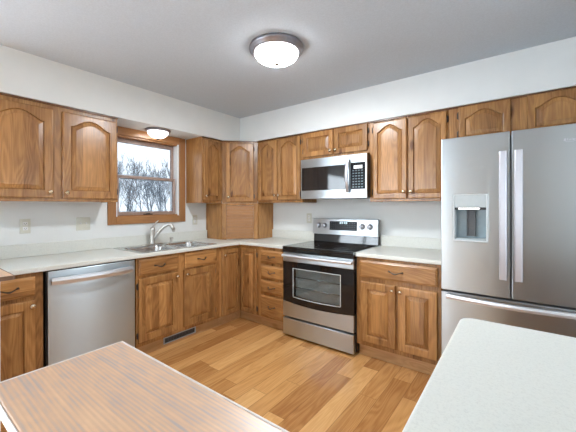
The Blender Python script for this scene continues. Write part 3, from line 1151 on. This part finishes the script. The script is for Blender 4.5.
# ------------------------------------------------------------------ microwave
MA, MBx, MZ0, MZ1 = 1.313, 2.049, 1.387, 1.800
t = thing('microwave_oven', 'stainless over-the-range microwave with black window and vertical handle', 'microwave', (MA, 0, MZ0))
MW_, MH = MBx - MA, MZ1 - MZ0
MB().box(.004, MW_ - .002, -.378, -.004, .006, MH, .003).build('body', BLACK, t)
MB().box(.02, MW_ - .02, -.33, -.03, 0, .0055).build('underside_vent', DGREY, t)
m = MB()
gx0, gx1, gz0, gz1 = .012, .528, .085, .325
px0, px1, pz0, pz1 = .576, .722, .082, .335


def mfy(x, c):
    return c - (.003 * math.sin(PI * x / MW_) if c < -.385 else 0)


xs = sorted(set([MW_ * i / 16 for i in range(17)] + [gx0, gx1, px0, px1]))
grid_slab(m, xs, [0, pz0, gz0, gz1, pz1, MH], lambda x, z: not (gx0 < x < gx1 and gz0 < z < gz1) and not (px0 < x < px1 and pz0 < z < pz1),
          -.379, -.395, lambda a, b, c: (a, mfy(a, c), b))
md = m.build('door', STEELH, t)
m = MB()
grid_slab(m, [x for x in xs if gx0 <= x <= gx1], [gz0, gz1], lambda x, z: True, -.380, -.3935, lambda a, b, c: (a, mfy(a, c), b))
m.build('window', BLACKGL, md)
m = MB()
grid_slab(m, [x for x in xs if px0 <= x <= px1], [pz0, pz1], lambda x, z: True, -.380, -.3935, lambda a, b, c: (a, mfy(a, c), b))
cp = m.build('control_panel', DISPGL, t)
m = MB()
for r_ in range(7):
    for c_ in range(4):
        x = px0 + .016 + c_ * .029; z = pz0 + .016 + r_ * .026
        yy = mfy(x, -.3935)
        m.box(x, x + .018, yy - .0012, yy + .002, z, z + .010)
m.build('keypad', KEYM, cp)
m = MB()
yy = mfy(.645, -.3935)
m.box(px0 + .03, px1 - .03, yy - .0014, yy + .003, pz1 - .058, pz1 - .028)
m.build('display', emit('lit_display', (.45, .62, .68), .18), cp)
m = MB()
n = 16
ls = []
for i in range(n + 1):
    u = i / n
    z = .055 + (.365 - .055) * u
    yy = -.411 - .034 * math.sin(PI * u)
    x = .552
    ls.append([(x - .016, yy, z), (x - .013, yy - .012, z), (x, yy - .016, z), (x + .013, yy - .012, z), (x + .016, yy, z)])
m.loops(ls, True, True)
for z in (.062, .358):
    m.box(.540, .564, -.418, -.399, z - .010, z + .010, .003)
m.build('door_handle', STEELV, md)

# ------------------------------------------------------------------ refrigerator
RF0, RF1, RFT = 2.731, 3.531, 1.780
RFW = RF1 - RF0
t = thing('refrigerator', 'large stainless french door refrigerator with water dispenser in its left door', 'refrigerator', (RF0, 0, 0))
MB().box(.004, RFW - .004, -.640, -.04, .03, RFT - .012, .004).build('cabinet_body', DGREY, t)
MB().box(.03, RFW - .03, -.62, -.10, 0.0005, .03).build('foot_plinth', BLACK, t)
ff = -.722
GZ = .713


def bulge(x):
    u = (x - RFW / 2) / (RFW / 2)
    return .004 * (1 - u * u)


def front(name, x0, x1, z0, z1, hole=None, mat=STEELF):
    m = MB()
    xs = [x0 + (x1 - x0) * i / 10 for i in range(11)]
    zs = [z0, z1]
    if hole:
        xs = sorted(set([x for x in xs if not any(abs(x - h_) < .008 for h_ in hole[:2])] + list(hole[:2])))
        zs = [z0, hole[2], hole[3], z1]
    on = (lambda a, b: not (hole[0] < a < hole[1] and hole[2] < b < hole[3])) if hole else (lambda a, b: True)
    grid_slab(m, xs, zs, on, -.642, ff, lambda a, b, c: (a, c + .004 - bulge(a) if c < -.7 else c, b))
    return m.build(name, mat, t, bevel=.005)


hx0, hx1, hz0, hz1 = .080, .278, 1.068, 1.388
ld = front('left_door', .002, .3985, GZ + .006, RFT, (hx0, hx1, hz0, hz1))
rd = front('right_door', .4055, RFW - .002, GZ + .006, RFT)
fz = front('freezer_drawer', .002, RFW - .002, .055, GZ - .006)
MB().box(.05, .12, -.66, -.58, RFT - .011, RFT + .006, .004).build('hinge_cover', DGREY, t)
MB().box(RFW - .12, RFW - .05, -.66, -.58, RFT - .011, RFT + .006, .004).build('hinge_cover', DGREY, t)


def vhandle(d, x0, x1, sgn):
    m = MB()
    n = 14
    ls = []
    for i in range(n + 1):
        u = i / n
        z = .842 + (1.652 - .842) * u
        yy = ff - .034 - .016 * math.sin(PI * u)
        ls.append([(x0, yy, z), (x0 + .002, yy - .009, z), (x0 + .008, yy - .013, z), (x1 - .008, yy - .013, z), (x1 - .002, yy - .009, z), (x1, yy, z)])
    m.loops(ls, True, True)
    h = m.build('door_handle', STEELV, d)
    p = MB()
    for z in (.862, 1.632):
        p.box(x0 + .008, x1 - .008, ff - .038, ff + .010, z - .018, z + .018, .004)
    p.build('handle_post', DGREY, h)


vhandle(ld, .343, .384, 1)
vhandle(rd, .420, .462, 1)
m = MB()
n = 20
ls = []
for i in range(n + 1):
    u = i / n
    x = .040 + (RFW - .08) * u
    yy = ff - .026 - .042 * math.sin(PI * u)
    zc = .684
    ls.append([(x, yy, zc - .017), (x, yy - .012, zc - .015), (x, yy - .015, zc), (x, yy - .012, zc + .015), (x, yy, zc + .017)])
m.loops(ls, True, True)
h = m.build('drawer_handle', STEELHB, fz)
p = MB()
for x in (.052, RFW - .052):
    p.box(x - .012, x + .012, ff - .03, ff + .012, .672, .696, .003)
p.build('handle_post', DGREY, h)
# dispenser
m = MB()
xm = (hx0 + hx1) / 2
yb = ff + .004 - bulge(xm)
bw = .007
m.box(hx0, hx0 + bw, yb - .004, -.643, hz0, hz1, .002).box(hx1 - bw, hx1, yb - .004, -.643, hz0, hz1, .002)
m.box(hx0 + bw, hx1 - bw, yb - .004, -.643, hz0, hz0 + bw, .002).box(hx0 + bw, hx1 - bw, yb - .004, -.643, hz1 - bw, hz1, .002)
ds = m.build('dispenser_frame', LGREY, ld)
MB().box(hx0 + bw, hx1 - bw, yb - .001, -.643, 1.298, hz1 - bw, .003).build('dispenser_panel', PANELG, ds)
MB().box(hx0 + bw, hx1 - bw, -.6455, -.6425, hz0 + bw, 1.297).build('dispenser_recess', BLUEGREY, ds)
m = MB()
m.box(hx0 + bw, hx1 - bw, yb + .006, -.646, 1.282, 1.297)
m.build('dispenser_lip', BLACK, ds)
MB().box(hx0 + .030, hx1 - .045, yb + .004, yb + .0058, 1.286, 1.294).build('dispenser_lamp', LEDM, ds)
m = MB()
m.box(xm - .026, xm - .020, -.672, -.646, 1.10, 1.281, .002).box(xm + .020, xm + .026, -.672, -.646, 1.10, 1.281, .002).box(xm - .020, xm + .020, -.658, -.646, 1.10, 1.281, .002)
m.build('dispenser_paddle', DGREY, ds)
MB().box(hx0 + bw, hx1 - bw, yb + .008, -.646, hz0 + bw, hz0 + bw + .012, .002).build('drip_tray', GREY, ds)
m = MB()
for i in range(6):
    x = hx0 + .03 + i * .025
    m.box(x, x + .012, yb - .0016, yb + .001, 1.312, 1.3145)
m.build('panel_print', GREY, ds)
# brand script on the right door
m = MB()
yl = lambda x: ff + .004 - bulge(x)
x = .652
for i, (wd, hh) in enumerate(((.012, .013), (.004, .014), (.004, .009), (.004, .009), (.003, .014), (.008, .009), (.008, .009), (.008, .009))):
    m.box(x, x + wd * .8, yl(x) - .0015, yl(x) + .001, 1.686, 1.686 + hh)
    x += wd + .0025
m.tube([(.650, yl(.65) - .001, 1.688), (.665, yl(.665) - .001, 1.679), (.69, yl(.69) - .001, 1.679), (.715, yl(.715) - .001, 1.686)], .0012, 6)
m.build('maker_mark', STEELV, rd)

# ------------------------------------------------------------------ lamps
def flush_lamp(label, loc, R_, drop, dome_mat, rim_h, watts):
    t = thing('ceiling_lamp', label, 'lamp', loc)
    m = MB()
    m.lathe([(R_ * .98, 0), (R_, -rim_h * .3), (R_ * .985, -rim_h * .55), (R_ * .93, -rim_h * .62), (R_ * .92, -rim_h * .85), (R_ * .86, -rim_h), (R_ * .80, -rim_h)], n=48)
    m.build('rim', PEWTER, t)
    m = MB()
    pr = [(R_ * .80 * math.cos(a * PI / 2 / 10) + .0005, -rim_h + .001 - (drop - rim_h) * math.sin(a * PI / 2 / 10)) for a in range(11)]
    m.lathe(pr, n=48, cap0=False)
    m.build('glass_dome', dome_mat, t)
    bl = bpy.data.lights.new('bulb', 'AREA')
    bl.shape = 'DISK'; bl.size = R_ * 1.2; bl.energy = watts; bl.color = (0.93, 0.97, 1.0)
    bo = bpy.data.objects.new('bulb', bl)
    bo.location = (0, 0, -rim_h - .002)
    link(bo, t)
    m = MB()
    m.lathe([(.015, -drop + .003), (.017, -drop - .004), (.010, -drop - .011), (.001, -drop - .013)], n=16)
    m.build('finial', HINGEM, t)
    return t


flush_lamp('large lit flush dome lamp with pewter rim on the open ceiling', (1.815, -1.437, H - .001), 0.193, .116, DOMEM, .045, LAMP_W)
flush_lamp('small lit flush dome lamp under the soffit above the window', (.172, -1.368, UT - .001), .128, .088, DOMEW, .022, LAMP2_W)

# ------------------------------------------------------------------ outlets and switches
def plate(label, cat, name, loc, rz, gangs, kind):
    t = thing(name, label, cat, loc, rz)
    w = .070 + (gangs - 1) * .046
    MB().box(-w / 2, w / 2, -.006, -.0005, -.0585, .0585, .003).build('cover_plate', IVORY, t)
    for g in range(gangs):
        cx = (g - (gangs - 1) / 2) * .046
        if kind == 'outlet':
            for cz in (.0195, -.0195):
                m = MB()
                m.box(cx - .0165, cx + .0165, -.0085, -.0062, cz - .0145, cz + .0145, .003)
                r = m.build('receptacle', WHITE, t)
                m = MB()
                m.box(cx - .008, cx - .0055, -.0090, -.0080, cz - .003, cz + .006).box(cx + .0055, cx + .008, -.0090, -.0080, cz - .003, cz + .006).box(cx - .002, cx + .002, -.0090, -.0080, cz - .010, cz - .006)
                m.build('slots', SLOT, r)
        else:
            m = MB(); m.box(cx - .006, cx + .006, -.016, -.0055, -.004, .011, .002)
            m.build('toggle', WHITE, t)
    return t


plate('ivory duplex outlet on the left wall, furthest left under the wide cabinet', 'outlet', 'wall_outlet', (0, -2.431, 1.153), LEFT, 1, 'outlet')
plate('ivory double switch plate on the wall just left of the window', 'switch', 'light_switch', (0, -2.009, 1.153), LEFT, 2, 'switch')
plate('ivory outlet on the wall right of the window below the narrow cabinet', 'outlet', 'wall_outlet', (0, -.780, 1.145), LEFT, 1, 'outlet')
plate('ivory outlet on the back wall just left of the range control panel', 'outlet', 'wall_outlet', (1.165, 0, 1.165), 0, 1, 'outlet')

# ------------------------------------------------------------------ bare trees outside the window
def tree_mesh(seed, hgt):
    rnd = random.Random(seed)
    m = MB()

    def branch(p, d, L, r, lvl):
        n = 4 if lvl < 2 else 3
        pts = [p]; rs = [r]
        dd = d.copy()
        for i in range(n):
            dd = (dd + Vector((rnd.uniform(-.13, .13), rnd.uniform(-.13, .13), rnd.uniform(0, .08)))).normalized()
            pts.append(pts[-1] + dd * (L / n)); rs.append(r * (1 - .75 * (i + 1) / n))
        m.tube(pts, rs, 5 if lvl == 0 else 3, cap=False)
        if lvl >= 3:
            return
        k = (14, 7, 5)[lvl]
        for i in range(k):
            u = rnd.uniform(.22 if lvl == 0 else .15, 1.0)
            idx = min(int(u * n), n - 1)
            q = pts[idx].lerp(pts[idx + 1], u * n - idx)
            a = rnd.uniform(0, 2 * PI)
            side = Vector((math.cos(a), math.sin(a), 0))
            nd = (dd * .9 + side * rnd.uniform(.30, .62) + Vector((0, 0, .25))).normalized()
            branch(q, nd, L * rnd.uniform(.34, .52) * (1.15 - .4 * u), max(r * .42 * (1.1 - .5 * u), .016), lvl + 1)
    branch(Vector((0, 0, 0)), Vector((0, 0, 1)), hgt, hgt * .016, 0)
    return m


protos = [tree_mesh(3 + i, 6.2).build('bare_tree', BARK) for i in range(3)]
spots = []
rt = random.Random(11)
pos = []
for i in range(25):                       # rows across the field seen through the window
    dist = (22, 28.5, 35, 41.5, 48)[i % 5] - (2.6 if i == 8 else 0)
    a = math.radians(17.0 + 24 * (i // 5 + (i % 5) * .618 % 1) / 5 + (0, 0, .45, -.35, .2)[i // 5])
    pos.append((CAM.x - dist * math.cos(a), CAM.y + dist * math.sin(a), (.80, 1.03, 1.24, 1.36, 1.52)[i % 5]))
for i, (x, y, big) in enumerate(pos):
    src = protos[i % 3]
    o = src if i < 3 else src.copy()
    if i >= 3:
        COL.objects.link(o)
    o.location = (x, y, -.62)
    o.rotation_euler = (0, 0, rt.uniform(0, 6.28))
    s_ = rt.uniform(.62, .74) * big
    o.scale = (s_, s_, s_)
    tag(o, 'bare grey winter tree in the pale row beyond the kitchen window', 'tree', 'bare trees beyond the window')
